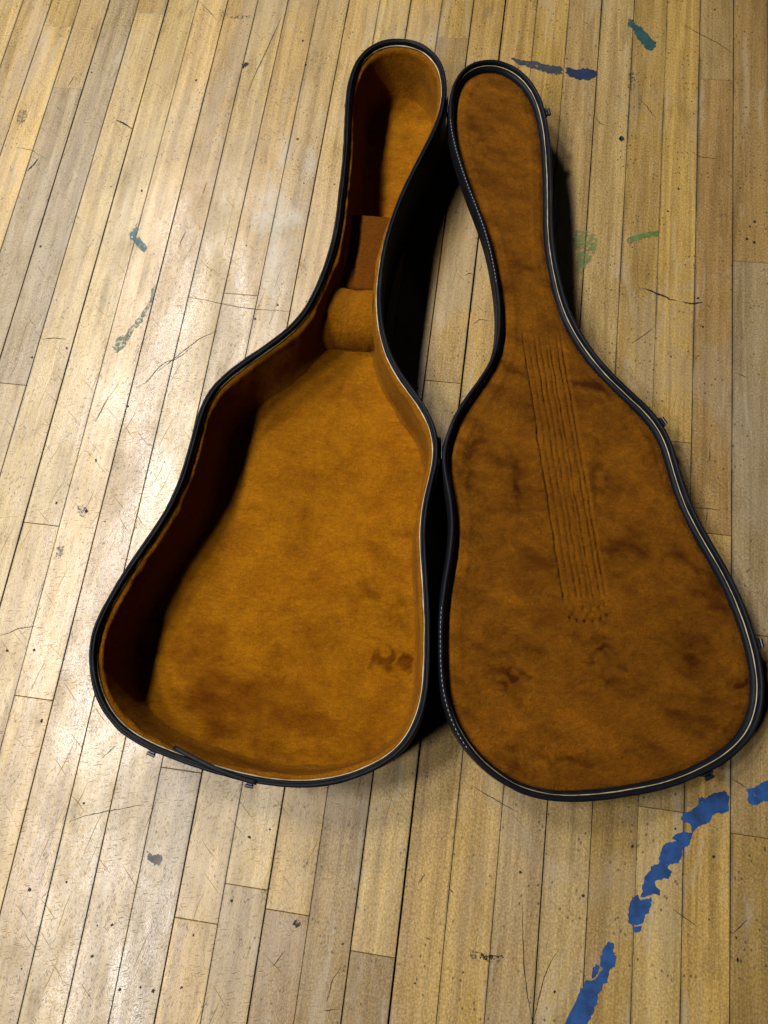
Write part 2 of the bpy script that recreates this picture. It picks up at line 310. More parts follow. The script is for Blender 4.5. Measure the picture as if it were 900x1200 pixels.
# ------------------------------------------------------------------ materials
class NT:
    def __init__(self, name, dim='3D'):
        self.dim = dim
        self.m = bpy.data.materials.new(name); self.m.use_nodes = True
        self.t = self.m.node_tree; self.n = self.t.nodes
        self.b = self.n['Principled BSDF']; self.out = self.n['Material Output']
    def node(self, kind, **kw):
        x = self.n.new(kind)
        for k, v in kw.items():
            setattr(x, k, v)
        return x
    def l(self, a, b): self.t.links.new(a, b)
    def put(self, sock, v):
        if hasattr(v, 'is_output') or hasattr(v, 'links'): self.l(v, sock)
        else: sock.default_value = v
    def math(self, op, a, b=0.0, c=0.0, clamp=False):
        x = self.node('ShaderNodeMath', operation=op, use_clamp=clamp)
        self.put(x.inputs[0], a); self.put(x.inputs[1], b)
        if op in ('MULTIPLY_ADD', 'SMOOTH_MIN', 'COMPARE'): self.put(x.inputs[2], c)
        return x.outputs[0]
    def noise(self, vec, scale, detail=3.0, rough=.55, dist=0.0):
        x = self.node('ShaderNodeTexNoise', noise_dimensions=self.dim)
        self.l(vec, x.inputs['Vector'])
        x.inputs['Scale'].default_value = scale; x.inputs['Detail'].default_value = detail
        x.inputs['Roughness'].default_value = rough; x.inputs['Distortion'].default_value = dist
        return x.outputs['Fac']
    def vor(self, vec, scale, feature='F1', rnd=1.0):
        x = self.node('ShaderNodeTexVoronoi', feature=feature, voronoi_dimensions=self.dim)
        self.l(vec, x.inputs['Vector']); x.inputs['Scale'].default_value = scale
        x.inputs['Randomness'].default_value = rnd
        return x
    def mapping(self, vec, scale=(1,1,1), rot=(0,0,0), loc=(0,0,0)):
        x = self.node('ShaderNodeMapping')
        self.l(vec, x.inputs['Vector'])
        x.inputs['Scale'].default_value = scale; x.inputs['Rotation'].default_value = rot; x.inputs['Location'].default_value = loc
        return x.outputs[0]
    def range(self, v, a, b, c=0.0, d=1.0, smooth=False):
        x = self.node('ShaderNodeMapRange', interpolation_type='SMOOTHSTEP' if smooth else 'LINEAR')
        self.put(x.inputs['Value'], v)
        for k, q in zip(('From Min','From Max','To Min','To Max'), (a,b,c,d)): x.inputs[k].default_value = q
        return x.outputs[0]
    def mix(self, fac, a, b, blend='MIX'):
        x = self.node('ShaderNodeMix', data_type='RGBA', blend_type=blend)
        self.put(x.inputs[0], fac)
        for s, v in ((x.inputs[6], a), (x.inputs[7], b)):
            if isinstance(v, tuple): s.default_value = (*v, 1) if len(v) == 3 else v
            else: self.l(v, s)
        return x.outputs[2]
    def bump(self, h, strength, dist, normal=None):
        x = self.node('ShaderNodeBump')
        x.inputs['Strength'].default_value = strength; x.inputs['Distance'].default_value = dist
        self.l(h, x.inputs['Height'])
        if normal is not None: self.l(normal, x.inputs['Normal'])
        return x.outputs[0]

def floor_wood():
    k = NT('worn_maple', '2D')
    geo = k.node('ShaderNodeNewGeometry').outputs['Position']
    info = k.node('ShaderNodeObjectInfo')
    comb = k.node('ShaderNodeCombineXYZ')
    r = k.math('MULTIPLY', info.outputs['Random'], 40.0)
    k.l(r, comb.inputs[0]); k.l(r, comb.inputs[1]); k.l(r, comb.inputs[2])
    add = k.node('ShaderNodeVectorMath', operation='ADD')
    k.l(geo, add.inputs[0]); k.l(comb.outputs[0], add.inputs[1])
    own = add.outputs[0]                                    # per-plank grain
    MUL = lambda c, f: k.mix(1.0, c, f, 'MULTIPLY')
    g1 = k.noise(k.mapping(own, (75, 2.6, 1)), 1.0, 5, .62, .5)
    g2 = k.noise(k.mapping(own, (480, 16, 1)), 1.0, 3, .6)
    col = info.outputs['Color']
    col = k.mix(k.range(g1, .36, .66), MUL(col, (1.14, 1.13, 1.10)), MUL(col, (.74, .69, .60)))
    col = k.mix(k.range(g2, .42, .68, 0, .38), col, MUL(col, (.72, .66, .56)))
    fleck = k.noise(k.mapping(geo, (1, .7, 1)), 430, 3, .7)
    col = k.mix(k.range(fleck, .36, .66), MUL(col, (.76, .74, .70)), MUL(col, (1.20, 1.20, 1.20)))
    # worn, greyed finish in broad patches, chalky bare streaks along the boards, ground-in dirt
    big = k.noise(k.mapping(geo, (1, .6, 1)), 5.0, 4, .68, .5)
    worn = k.range(big, .50, .64, 0, .30, True)
    col = k.mix(worn, col, (.262, .208, .138))
    streak = k.noise(k.mapping(geo, (34, 6, 1)), 1.0, 4, .7, .6)
    col = k.mix(k.range(streak, .58, .70, 0, .36, True), col, (.37, .315, .225))
    dirt = k.noise(k.mapping(geo, (30, 8, 1), (0, 0, .12)), 1.0, 5, .72, .15)
    col = k.mix(k.range(dirt, .56, .74, 0, .36, True), col, (.098, .070, .040))
    # the bare patch beside the case's neck, where feet rubbed the finish off
    sep = k.node('ShaderNodeSeparateXYZ'); k.l(geo, sep.inputs[0])
    wob = k.math('MULTIPLY_ADD', k.noise(geo, 16, 5, .7), .11, -.055)
    px = k.math('ADD', sep.outputs[0], wob); py = k.math('ADD', sep.outputs[1], k.math('MULTIPLY', wob, 2.0))
    dx = k.math('ABSOLUTE', k.math('SUBTRACT', px, -.345)); dy = k.math('ABSOLUTE', k.math('SUBTRACT', py, .80))
    patch = k.math('MULTIPLY', k.range(dx, .014, .042, 1, 0, True), k.range(dy, .08, .17, 1, 0, True))
    patch = k.math('MULTIPLY', patch, k.range(streak, .36, .58))
    col = k.mix(k.math('MULTIPLY', patch, .55), col, (.36, .33, .275))
    # short straight scuffs and scratches at several angles
    scr = None
    gate = [k.noise(k.mapping(geo, (1, 1, 1), (0, 0, 0), (i * 5.1, i * 2.3, 0)), 22 + 6 * i, 3, .6) for i in range(2)]
    for i, (ang, sx, sy) in enumerate(((.30, 480, 60), (-.62, 520, 95), (1.25, 430, 50), (2.1, 560, 120))):
        mv = k.mapping(k.mapping(geo, (1, 1, 1), (0, 0, ang), (i * 3.7, i * 1.3, 0)), (sx, sy, 1))
        vv = k.vor(mv, 1.0)
        sc = k.node('ShaderNodeSeparateColor'); k.l(vv.outputs['Color'], sc.inputs[0])
        s = k.math('MULTIPLY', k.range(vv.outputs['Distance'], .10, .24, 1, 0), k.range(gate[i % 2], .46, .60) if i < 2 else k.range(gate[i % 2], .54, .40))
        s = k.math('MULTIPLY', s, k.range(sc.outputs[i % 3], .35, .95))
        scr = s if scr is None else k.math('MAXIMUM', scr, s)
    # long thin scratches, few and far between
    long_s = None
    for i, (ang, sx, sy) in enumerate(((.22, 420, 9), (-.85, 460, 13))):
        warp = k.node('ShaderNodeVectorMath', operation='MULTIPLY_ADD')
        wn = k.node('ShaderNodeTexNoise', noise_dimensions='2D'); k.l(geo, wn.inputs['Vector']); wn.inputs['Scale'].default_value = 14; wn.inputs['Detail'].default_value = 1
        k.l(wn.outputs['Color'], warp.inputs[0]); warp.inputs[1].default_value = (.012, .012, 0); k.l(geo, warp.inputs[2])
        mv = k.mapping(k.mapping(warp.outputs[0], (1, 1, 1), (0, 0, ang), (i * 1.7, i * 4.3, 0)), (sx, sy, 1))
        vv = k.vor(mv, 1.0)
        sc = k.node('ShaderNodeSeparateColor'); k.l(vv.outputs['Color'], sc.inputs[0])
        s = k.math('MULTIPLY', k.range(vv.outputs['Distance'], .10, .26, 1, 0), k.range(sc.outputs[0], .955, .97))
        long_s = s if long_s is None else k.math('MAXIMUM', long_s, s)
    scr = k.math('MAXIMUM', scr, long_s)
    col = k.mix(k.math('MULTIPLY', scr, .46), col, (.055, .038, .022))
    # heel dents and specks of grime, in clusters
    v = k.vor(k.mapping(geo, (1, .75, 1)), 85)
    pit = k.math('MULTIPLY', k.range(v.outputs['Distance'], .07, .14, 1, 0), k.range(gate[0], .52, .60))
    col = k.mix(k.math('MULTIPLY', pit, .75), col, (.03, .021, .013))
    chip = k.math('MULTIPLY', k.range(k.vor(k.mapping(geo, (.8, 1.7, 1), (0, 0, -.4)), 210).outputs['Distance'], .12, .26, 1, 0), k.range(gate[1], .48, .60))
    col = k.mix(k.math('MULTIPLY', chip, .35), col, (.42, .35, .24))
    # grime that has collected along the long edges of each board
    gen = k.node('ShaderNodeTexCoord').outputs['Generated']
    sg = k.node('ShaderNodeSeparateXYZ'); k.l(gen, sg.inputs[0])
    edge = k.math('ABSOLUTE', k.math('SUBTRACT', sg.outputs[0], .5))
    grime = k.math('MULTIPLY', k.range(edge, .45, .5, 0, 1), k.range(streak, .36, .62))
    col = k.mix(k.math('MULTIPLY', grime, .75), col, (.05, .036, .022))
    col = MUL(col, (.465, .455, .42))
    k.l(col, k.b.inputs['Base Color'])
    # gloss: an old varnish, polished in places, dull where it is worn or scratched
    rough = k.range(big, .38, .64, .27, .45)
    rough = k.math('ADD', rough, k.math('MULTIPLY', k.range(fleck, .45, .68), .16))
    rough = k.math('ADD', rough, k.math('MULTIPLY', scr, .40), clamp=True)
    k.l(rough, k.b.inputs['Roughness'])
    sp = k.math('SUBTRACT', k.range(dirt, .40, .68, .44, .28), k.math('MULTIPLY', scr, .22), clamp=True)
    k.l(sp, k.b.inputs['Specular IOR Level'])
    n = k.bump(fleck, .32, .0005)
    k.l(n, k.b.inputs['Normal'])
    return k.m

def plush(name, light, dark, nap=False, amount=.6, scale=14.0):
    k = NT(name)
    oc = k.node('ShaderNodeTexCoord').outputs['Object']
    big = k.noise(oc, scale, 4, .6, .9)
    mid = k.noise(k.mapping(oc, (.5, 1.5, 1), (0, 0, .45)), scale * 4.2, 4, .65, .5)
    f = k.math('MULTIPLY', k.range(big, .38, .70, 0, 1, True), amount)
    f = k.math('ADD', f, k.math('MULTIPLY', k.range(mid, .48, .72, 0, 1, True), amount * .45), clamp=True)
    col = k.mix(f, light, dark)
    pile = k.noise(k.mapping(oc, (620, 1000, 620)), 1.0, 3, .65)
    pile2 = k.noise(k.mapping(oc, (130, 330, 130)), 1.0, 4, .65, .8)
    col = k.mix(k.range(pile, .40, .70, 0, .50), col, k.mix(1.0, col, (.48, .38, .28), 'MULTIPLY'))
    col = k.mix(k.range(pile2, .34, .68), k.mix(1.0, col, (.82, .76, .70), 'MULTIPLY'), k.mix(1.0, col, (1.14, 1.13, 1.10), 'MULTIPLY'))
    if nap:
        at = k.node('ShaderNodeAttribute', attribute_name='nap').outputs['Fac']
        col = k.mix(k.range(at, 0, 1), col, k.mix(1.0, col, (.34, .22, .18), 'MULTIPLY'))
        col = k.mix(k.range(at, 0, -1), col, k.mix(1.0, col, (1.55, 1.50, 1.40), 'MULTIPLY'))
    k.l(col, k.b.inputs['Base Color'])
    k.b.inputs['Roughness'].default_value = .95
    k.b.inputs['Specular IOR Level'].default_value = .02
    k.b.inputs['Sheen Weight'].default_value = .02
    k.b.inputs['Sheen Roughness'].default_value = .4
    k.b.inputs['Sheen Tint'].default_value = (1.0, .6, .2, 1)
    h = k.math('ADD', k.math('MULTIPLY', pile, .8), pile2)
    k.l(k.bump(h, 1.0, .0034), k.b.inputs['Normal'])
    return k.m

def vinyl(name, base=(.003, .003, .0035), rough=.50, grain=.35):
    k = NT(name)
    oc = k.node('ShaderNodeTexCoord').outputs['Object']
    c = k.mix(k.range(k.noise(oc, 25, 5, .7), .55, .75, 0, .5), base, tuple(min(1, b * 2.6 + .004) for b in base))
    k.l(c, k.b.inputs['Base Color'])
    k.l(k.math('MULTIPLY_ADD', k.noise(oc, 60, 4), .22, rough - .1), k.b.inputs['Roughness'])
    k.b.inputs['Specular IOR Level'].default_value = .045
    v = k.vor(oc, 1100, 'DISTANCE_TO_EDGE')
    k.l(k.bump(v.outputs['Distance'], grain, .0006), k.b.inputs['Normal'])
    return k.m

def simple(name, base, rough=.5, metal=0.0, var=.25, scale=90.0, bump=.2):
    k = NT(name)
    oc = k.node('ShaderNodeTexCoord').outputs['Object']
    nz = k.noise(oc, scale, 5, .65)
    k.l(k.mix(k.range(nz, .4, .7, 0, var), base, tuple(b * .45 for b in base)), k.b.inputs['Base Color'])
    k.b.inputs['Roughness'].default_value = rough; k.b.inputs['Metallic'].default_value = metal
    k.l(k.bump(nz, bump, .0006), k.b.inputs['Normal'])
    return k.m

def worn_paint(name, base, cover=.5, scale=160.0, rough=.5, soft=.08, other=None):
    """paint, tape or grime that has partly rubbed away: the board shows through the holes"""
    k = NT(name)
    base = tuple(b * .46 for b in base); other = tuple(b * .46 for b in other) if other else None
    geo = k.node('ShaderNodeNewGeometry').outputs['Position']
    nz = k.noise(geo, scale, 5, .7, .5)
    n2 = k.noise(geo, scale * .35, 4, .6)
    c = k.mix(k.range(n2, .40, .65), base, other if other else tuple(b * .6 for b in base))
    k.l(c, k.b.inputs['Base Color']); k.b.inputs['Roughness'].default_value = rough; k.b.inputs['Specular IOR Level'].default_value = .12
    k.l(k.range(nz, 1 - cover - soft, 1 - cover + soft, 0, 1), k.b.inputs['Alpha'])
    k.l(k.bump(nz, .3, .0004), k.b.inputs['Normal'])
    return k.m

LSIGN = -1.0 if float(np.dot(np.cross(LID_N, LID_U), LID_Z)) < 0 else 1.0
M_WOOD = floor_wood()
M_SUB = simple('seam_dirt', (.018, .013, .009), .9)
M_PLUSH_IN = plush('gold_plush', (.178, .069, .0019), (.116, .037, .0011), amount=.6, nap=True)
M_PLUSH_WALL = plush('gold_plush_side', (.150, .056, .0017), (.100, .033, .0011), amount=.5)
M_PLUSH_LID = plush('amber_plush', (.106, .0385, .0021), (.051, .0150, .0011), amount=.30, scale=17.0, nap=True)
M_PANEL = plush('compartment_plush', (.078, .024, .0014), (.050, .014, .0009), amount=.5)
M_VINYL = vinyl('black_vinyl')
M_BIND = vinyl('black_binding', (.003, .0034, .0045), .44, .12)
M_PIPE = simple('cream_piping', (.200, .165, .090), .5, 0, .9, 120)
M_METAL = simple('dark_nickel', (.035, .035, .038), .45, 1.0, .6, 200)
M_STITCH = simple('stitch_thread', (.20, .21, .22), .6)

# ------------------------------------------------------------------ the wooden floor
W = 0.0555; X0 = -16.3606
floor = link('floor', mesh_from('floor', [(-4,-4,-.011),(4,-4,-.011),(4,5,-.011),(-4,5,-.011)], [(0,1,2,3)], False), None, M_SUB)
floor['kind'] = 'structure'
GAPS = {0:.4,1:.7,2:.7,3:1.1,4:.6,5:1.5,6:.18,7:.95,8:.75,9:.85,10:.45,11:1.1,12:.35,13:1.2,14:.3,15:1.1,16:1.9,17:.5,18:.5,19:1.2,20:.75,21:.35,22:.8,23:1.2,24:.6}
TINT = {'honey':(.360,.240,.074),'tan':(.320,.226,.094),'pale':(.395,.280,.104),'brown':(.268,.172,.058),'grey':(.285,.212,.108)}
KNOWN = {-1:['pale'],0:['tan'],1:['pale','honey'],2:['grey','tan'],3:['tan','grey'],4:['pale','brown'],5:['pale','pale'],6:['honey','pale'],7:['honey'],8:['pale'],9:['tan','honey'],
         10:['grey','tan'],11:['honey','pale'],12:['tan','pale'],13:['brown','honey'],14:['brown','honey'],15:['brown','pale','honey'],16:['honey'],17:['honey'],18:['tan'],19:['tan'],20:['honey'],21:['pale','tan','honey'],22:['honey','brown','tan'],23:['brown','tan','grey','brown']}
YMIN, YMAX = -1.05, 2.05
def gap(i):
    return GAPS.get(i, .3 + 1.1 * ((i * 7919) % 13) / 13) * .0011
def plank(xa, xb, ya, yb, tint):
    hx, hy = (xb - xa) / 2, (yb - ya) / 2; ch = .00055; d = .0005; t = .010
    V = []
    for (ix, iy, z) in ((hx-ch, hy-ch, 0), (hx, hy, -d), (hx, hy, -t)):
        V += [(-ix,-iy,z),(ix,-iy,z),(ix,iy,z),(-ix,iy,z)]
    F = [(0,1,2,3)]
    for a in (0, 4):
        for i in range(4):
            j = (i+1) % 4
            F.append((a+i, a+4+i, a+4+j, a+j))
    o = link('plank', mesh_from('plank', V, F, False), floor, M_WOOD)
    o.location = ((xa+xb)/2, (ya+yb)/2, random.uniform(-.00022, .0001))
    o.rotation_euler = (0, random.gauss(0, .0012), 0)
    j = lambda c: max(.02, c * random.uniform(.93, 1.07))
    g = random.uniform(.87, 1.12)
    o.color = (tint[0]*g, tint[1]*g*random.uniform(.975, 1.025), tint[2]*g*random.uniform(.93, 1.07), 1)
for i in range(-12, 37):
    xa, xb = (X0+i)*W + gap(i)/2, (X0+i+1)*W - gap(i+1)/2
    cuts = sorted(y for (q, y) in JOINTS if int(round(q)) == i)
    y = (min(cuts) if cuts else random.uniform(-.42, .1)) - random.uniform(.45, .75)
    if -2 <= i <= 25:
        y = min(y, -.44)
    if y > YMIN + .1: cuts.append(y)
    y = (max([c for c in cuts] + [.3]))
    y = max(y + random.uniform(.55, 1.0), 1.36 if -2 <= i <= 25 else 0)
    if y < YMAX - .1: cuts.append(y)
    ys = [YMIN] + sorted(cuts) + [YMAX]
    inner = 0
    for a, b in zip(ys[:-1], ys[1:]):
        vis = b > -.40 and a < 1.30
        if vis and i in KNOWN:
            lst = KNOWN[i]; key = lst[min(inner, len(lst)-1)]; inner += 1
        else:
            key = random.choice(list(TINT))
        plank(xa, xb, a + .0003, b - .0003, TINT[key])

# ------------------------------------------------------------------ the guitar case
case = empty('guitar_case', (BASE[0], BASE[1], 0))
case['label'] = 'open black guitar case lined with gold plush lying on the wooden floor'
case['category'] = 'guitar case'
NB = 520
BC = spline(np.array(BODY) - np.array(BASE), NB)      # outer edge of the body's rim, local to the case
if 0.5 * np.sum(BC[:, 0]*np.roll(BC[:, 1], -1) - BC[:, 1]*np.roll(BC[:, 0], -1)) < 0:
    BC = BC[::-1].copy()
ARC = np.arange(NB) * np.linalg.norm(np.roll(BC, -1, 0) - BC, axis=1).mean()

# body shell: bottom, rounded foot edge and side wall
V, F = loft(BC, [(.012, 0.0), (.006, .0012), (.0015, .005), (0, .012), (0, .06), (0, .1135)])
F.append(tuple(range(NB))[::-1])
body = link('body_shell', mesh_from('body_shell', V, F), case, M_VINYL)

# rim binding: outer roll, groove, inner valance
def rough_prof(prof, arc, amp):
    return [(o + amp * fbm(arc * 45, np.full(NB, q * 1.7), 3), z + amp * .6 * fbm(arc * 38, np.full(NB, q * 1.3 + 9), 2)) for q, (o, z) in enumerate(prof)]
V, F = loft(BC, rough_prof([(-.0002, .1085), (-.0008, .1125), (-.0006, .1155), (.0004, .1174), (.0018, .1180), (.0031, .1173), (.0036, .1160),
                 (.0041, .1170), (.0052, .1176), (.0062, .1168), (.0066, .1145), (.0066, .1070)], ARC, .0008), closed=True)
link('rim_binding', mesh_from('rim_binding', V, F), body, M_BIND)
P = inset(BC, .0072 + .0004 * fbm(ARC * 50, ARC * 0 + 5, 2))
V, F = tube(np.column_stack([P, .1098 + .0004 * np.array([vnoise(np.array(s*60.), np.array(2.)) for s in ARC])]), .00075 * (1 + .8 * fbm(ARC * 60, ARC * 0 + 1, 2)), 8, True)
link('piping', mesh_from('piping', V, F), body, M_PIPE)

# side lining: a plump rolled lip under the rim, then the padded wall
prof = [(.0066, .1075), (.0086, .1082), (.0108, .1070), (.0124, .1045), (.0130, .1015), (.0130, .0980), (.0135, .0920), (.0150, .0800), (.0150, .065), (.0152, .050), (.0160, .036), (.0180, .026), (.0215, .0195), (.0240, .012)]
prof2 = []
for q, (o, z) in enumerate(prof):
    amp = .0022 if 1 < q < 6 else .0016
    prof2.append((o + amp * fbm(ARC * 70, np.full(NB, z * 90 + 3), 3) + .0030 * fbm(ARC * 16, np.full(NB, z * 20), 2) * (q > 1), z + .0008 * fbm(ARC * 120, np.full(NB, q * 3.3), 2)))
V, F = loft(BC, prof2)
link('side_lining', mesh_from('side_lining', V, F), case, M_PLUSH_WALL)

# floor lining
rows, cols = 460, 180
FC = inset(BC, .0175)
G = scan_grid(FC, rows, cols, 1)
X = G.reshape(-1, 2)
d = dist_to(FC, X)
z = FLOOR_IN + .0035 * np.clip(1 - d / .022, 0, 1) ** 2 + .0022 * fbm(X[:, 0]*14, X[:, 1]*14, 3) + .0013 * fbm(X[:, 0]*60, X[:, 1]*75, 3) + .0008 * fbm(X[:, 0]*190, X[:, 1]*260, 2)
m = fast_mesh('floor_lining', np.column_stack([X, z]), grid_faces(rows, cols))
SR = ((.018,.013,.45,.3),(.013,.017,.75,.55),(.015,.014,.78,.55),(.008,.008,.5,.3),(.007,.03,.35,.2),(.022,.008,.35,.2),(.120,.062,.55,.45),(.050,.10,.40,.3),(.09,.030,.40,.3),(.10,.20,-.32,.0),(.07,.12,-.30,.0))  # stains, then (negative) a lighter golden sheen painted into the plush colour
nap = ellipses(X, [(x - BASE[0], y - BASE[1], rx, ry, a_, s_) for (x, y), (rx, ry, a_, s_) in zip(STAINS_SHEEN, SR)], .022)
nap += .42 * fbm(X[:, 0]*30, X[:, 1]*55, 4) + .22 * fbm(X[:, 0]*9 + 5, X[:, 1]*9, 3)
add_nap(m, nap)
link('floor_lining', m, case, M_PLUSH_IN)

# neck cradle: a padded block across the neck with a saddle on top, facing the body
def span(y, o=.0165):
    c = inset(BC, o); a, b = c[:, 1], np.roll(c[:, 1], -1)
    hit = (a - y) * (b - y) <= 0
    x = (c[:, 0] + (np.roll(c[:, 0], -1) - c[:, 0]) * (y - a) / np.where(np.abs(b-a) < 1e-9, 1e-9, b-a))[hit]
    return x.min(), x.max()
def cross_block(name, prof, mat, saddle, n=70, amp=.0024, seed=0.):
    """a block that fills the neck from wall to wall; prof is its outline in (y, z)"""
    V = []; k = len(prof)
    for q, (y, zz) in enumerate(prof):
        yl = y - BASE[1]; x0, x1 = span(yl)
        t = np.linspace(0, 1, n); xs = x0 - .002 + (x1 - x0 + .004) * t
        sad = saddle * np.sin(np.pi * t) ** 2 * (zz / prof[-2][1] if zz > .04 else 0)
        for xx, s_, tt in zip(xs, sad, t):
            V.append((xx, yl + amp * 1.5 * float(fbm(np.array(xx*80+seed), np.array(q*.7), 3)), zz - s_ + (amp * float(fbm(np.array(xx*90), np.array(q*.8+seed), 3)) if zz > .03 else 0)))
    F = [(a*n+i, a*n+i+1, (a+1)*n+i+1, (a+1)*n+i) for a in range(k-1) for i in range(n-1)]
    return link(name, mesh_from(name, V, F), case, mat)
pr = [(.5490, .016), (.5460, .028), (.5455, .042), (.5475, .055), (.5520, .066), (.5585, .0745), (.567, .0808), (.576, .0845), (.586, .0862), (.596, .0864), (.606, .0850), (.613, .0820), (.617, .0770), (.619, .070), (.6195, .05), (.6195, .016)]
cross_block('neck_cradle', pr, M_PLUSH_WALL, .004)
# compartment lid: a flat plush-covered board behind the cradle, and its end wall
def board(y0, y1, z0, z1, n=40):
    ys = np.linspace(y0, y1, n); V = []; c = 40
    for y in ys:
        x0, x1 = span(y - BASE[1]); x0 -= .003; x1 += .003
        t = np.linspace(0, 1, c)
        e = np.minimum(np.minimum(t, 1-t) * (x1-x0), np.minimum(y-y0, y1-y)) / .004
        zz = z1 - .002 * np.clip(1 - e, 0, 1) ** 2 + .0010 * fbm(t * 6 + 2, np.full(c, y * 60), 3)
        V += [(x0 + (x1-x0)*q, y - BASE[1], zq) for q, zq in zip(t, zz)]
    F = [(a*c+i, a*c+i+1, (a+1)*c+i+1, (a+1)*c+i) for a in range(n-1) for i in range(c-1)]
    k = len(V); loop = list(range(c)) + [r*c + c-1 for r in range(1, n)] + [(n-1)*c + i for i in range(c-2, -1, -1)] + [r*c for r in range(n-2, 0, -1)]
    V += [(V[i][0], V[i][1], z0) for i in loop]
    L = len(loop)
    F += [(loop[i], k+i, k+(i+1) % L, loop[(i+1) % L]) for i in range(L)]
    return V, F
V, F = board(.623, .7500, .060, .0690)
comp = link('compartment_lid', mesh_from('compartment_lid', V, F), case, M_PANEL); comp['label'] = 'flat rust brown plush panel behind the neck cradle'
V, F = board(.738, .7460, .014, .0590, 8)
link('compartment_wall', mesh_from('compartment_wall', V, F), case, M_PLUSH_WALL)

# strip of binding that has come loose at the foot of the body
a = int(np.argmin(((BC - (np.array((-.3050, -.0440)) - BASE)) ** 2).sum(1))); b = int(np.argmin(((BC - (np.array((-.1960, -.0640)) - BASE)) ** 2).sum(1)))
idx = np.arange(a, b + 1) if b > a else np.arange(a, b - 1, -1)
tt = np.linspace(0, 1, len(idx)); off = .0125 * (1 - tt) ** 1.2 + .0005; IN1 = inset(BC, .0)
IN2 = inset(BC, .01); nrm = (IN2 - IN1) / .01
pts = [(*(BC[i] + nrm[i] * o), .1178 + .0022 * math.sin(math.pi * min(1, s * 1.1))) for i, o, s in zip(idx, off, tt)]
V, F = tube(pts, .0026, 10, False, .45)
o = link('loose_binding_strip', mesh_from('loose_binding_strip', V, F), body, M_BIND); o['label'] = 'black binding strip come loose from the rim at the foot'

def frame_at(C, i):
    t = np.roll(C, -3, 0)[i] - np.roll(C, 3, 0)[i]; t /= np.linalg.norm(t)
    return C[i], t, np.array([t[1], -t[0]])          # point, tangent, outward (for a counter-clockwise curve)
def nearest(C, p): return int(np.argmin(((C - np.asarray(p)) ** 2).sum(1)))
def hardware(name, parent, C, p, z, size, out, mat, M=None, knob=True):
    """a small latch: plate against the side wall, a barrel and a bent hook"""
    q, t, n = frame_at(C, nearest(C, p))
    R = Matrix(((t[0], n[0], 0), (t[1], n[1], 0), (0, 0, 1)))
    bm = bmesh.new(); c = Vector((q[0] + n[0]*out, q[1] + n[1]*out, z))
    box_bm(bm, c, (size[0], .0022, size[2]), R, .0006)
    box_bm(bm, c + Vector((n[0]*.0026, n[1]*.0026, size[2]*.22)), (size[0]*.62, .0034, size[2]*.3), R, .0009)
    if knob:
        r = bmesh.ops.create_cone(bm, cap_ends=True, segments=12, radius1=.0021, radius2=.0021, depth=size[0]*.8)
        T = Matrix.Translation(c + Vector((n[0]*.0046, n[1]*.0046, size[2]*.36))) @ R.to_4x4() @ Matrix.Rotation(math.pi/2, 4, 'Y')
        bmesh.ops.transform(bm, matrix=T, verts=r['verts'])
    me = bpy.data.meshes.new(name); bm.to_mesh(me); bm.free()
    o = link(name, me, parent, mat)
    if M is not None: o.matrix_basis = M
    return o
for p in ((-.3298, -.0493), (-.2069, -.0651)):
    hardware('latch', body, BC, (p[0]-BASE[0], p[1]-BASE[1]), .1020, (.012, .002, .016), .0008, M_METAL)

# ---- the lid, hinged at the right side of the body and tipped over on to the floor
LM = Matrix(((LID_N[0], LID_U[0], LID_Z[0], LID_O[0]-BASE[0]), (LID_N[1], LID_U[1], LID_Z[1], LID_O[1]-BASE[1]), (LID_N[2], LID_U[2], LID_Z[2], LID_O[2]), (0,0,0,1)))
# local lid frame: x across (away from the hinge), y along the hinge, z out of the rim plane
def put(o): o.matrix_basis = LMF; return o
LMF = LM
if LM.to_3x3().determinant() < 0:                   # keep the frame right-handed: y runs towards the headstock
    LMF = Matrix([[LM[r][0], -LM[r][1], LM[r][2], LM[r][3]] for r in range(4)])
    YS = -1.0
else:
    YS = 1.0
def L2(p): return np.array([p[1], YS * p[0]])
LC = spline(np.array([L2(p) for p in LID]), NB)
if 0.5 * np.sum(LC[:, 0]*np.roll(LC[:, 1], -1) - LC[:, 1]*np.roll(LC[:, 0], -1)) < 0:
    LC = LC[::-1].copy()
LC = LC + np.array([.0012, 0])
far = LC[int(np.argmax(LC[:, 0]))]
DEPTH = (LID_O[2] + LID_N[2] * (far[0] - .006)) / LID_Z[2] - .0004
LARC = np.arange(NB) * np.linalg.norm(np.roll(LC, -1, 0) - LC, axis=1).mean()
V, F = loft(LC, [(.016, -DEPTH), (.008, -DEPTH + .0012), (.0025, -DEPTH + .005), (.0005, -DEPTH + .010), (0, -.012), (0, -.004)])
F.append(tuple(range(NB))[::-1])
lid = put(link('lid_shell', mesh_from('lid_shell', V, F), case, M_VINYL))
V, F = loft(LC, rough_prof([(-.0003, -.0095), (-.0010, -.0055), (-.0008, -.0022), (.0004, -.0004), (.0020, .0002), (.0036, -.0006), (.0046, -.0020), (.0052, -.0050), (.0052, -.0120), (.0030, -.0120)], LARC, .0008), closed=True)
link('lid_binding', mesh_from('lid_binding', V, F), lid, M_BIND)
P = inset(LC, .0062 + .0004 * fbm(LARC * 50, LARC * 0 + 5, 2))
V, F = tube(np.column_stack([P, np.full(NB, -.0066)]), .00062 * (1 + .7 * fbm(LARC * 60, LARC * 0 + 1, 2)), 8, True)
link('lid_piping', mesh_from('lid_piping', V, F), lid, M_PIPE)
V, F = loft(LC, [(.0054, -.0082), (.0082, -.0090), (.0104, -.0112), (.0108, -.0180)])
link('lid_valance', mesh_from('lid_valance', V, F), lid, M_BIND)

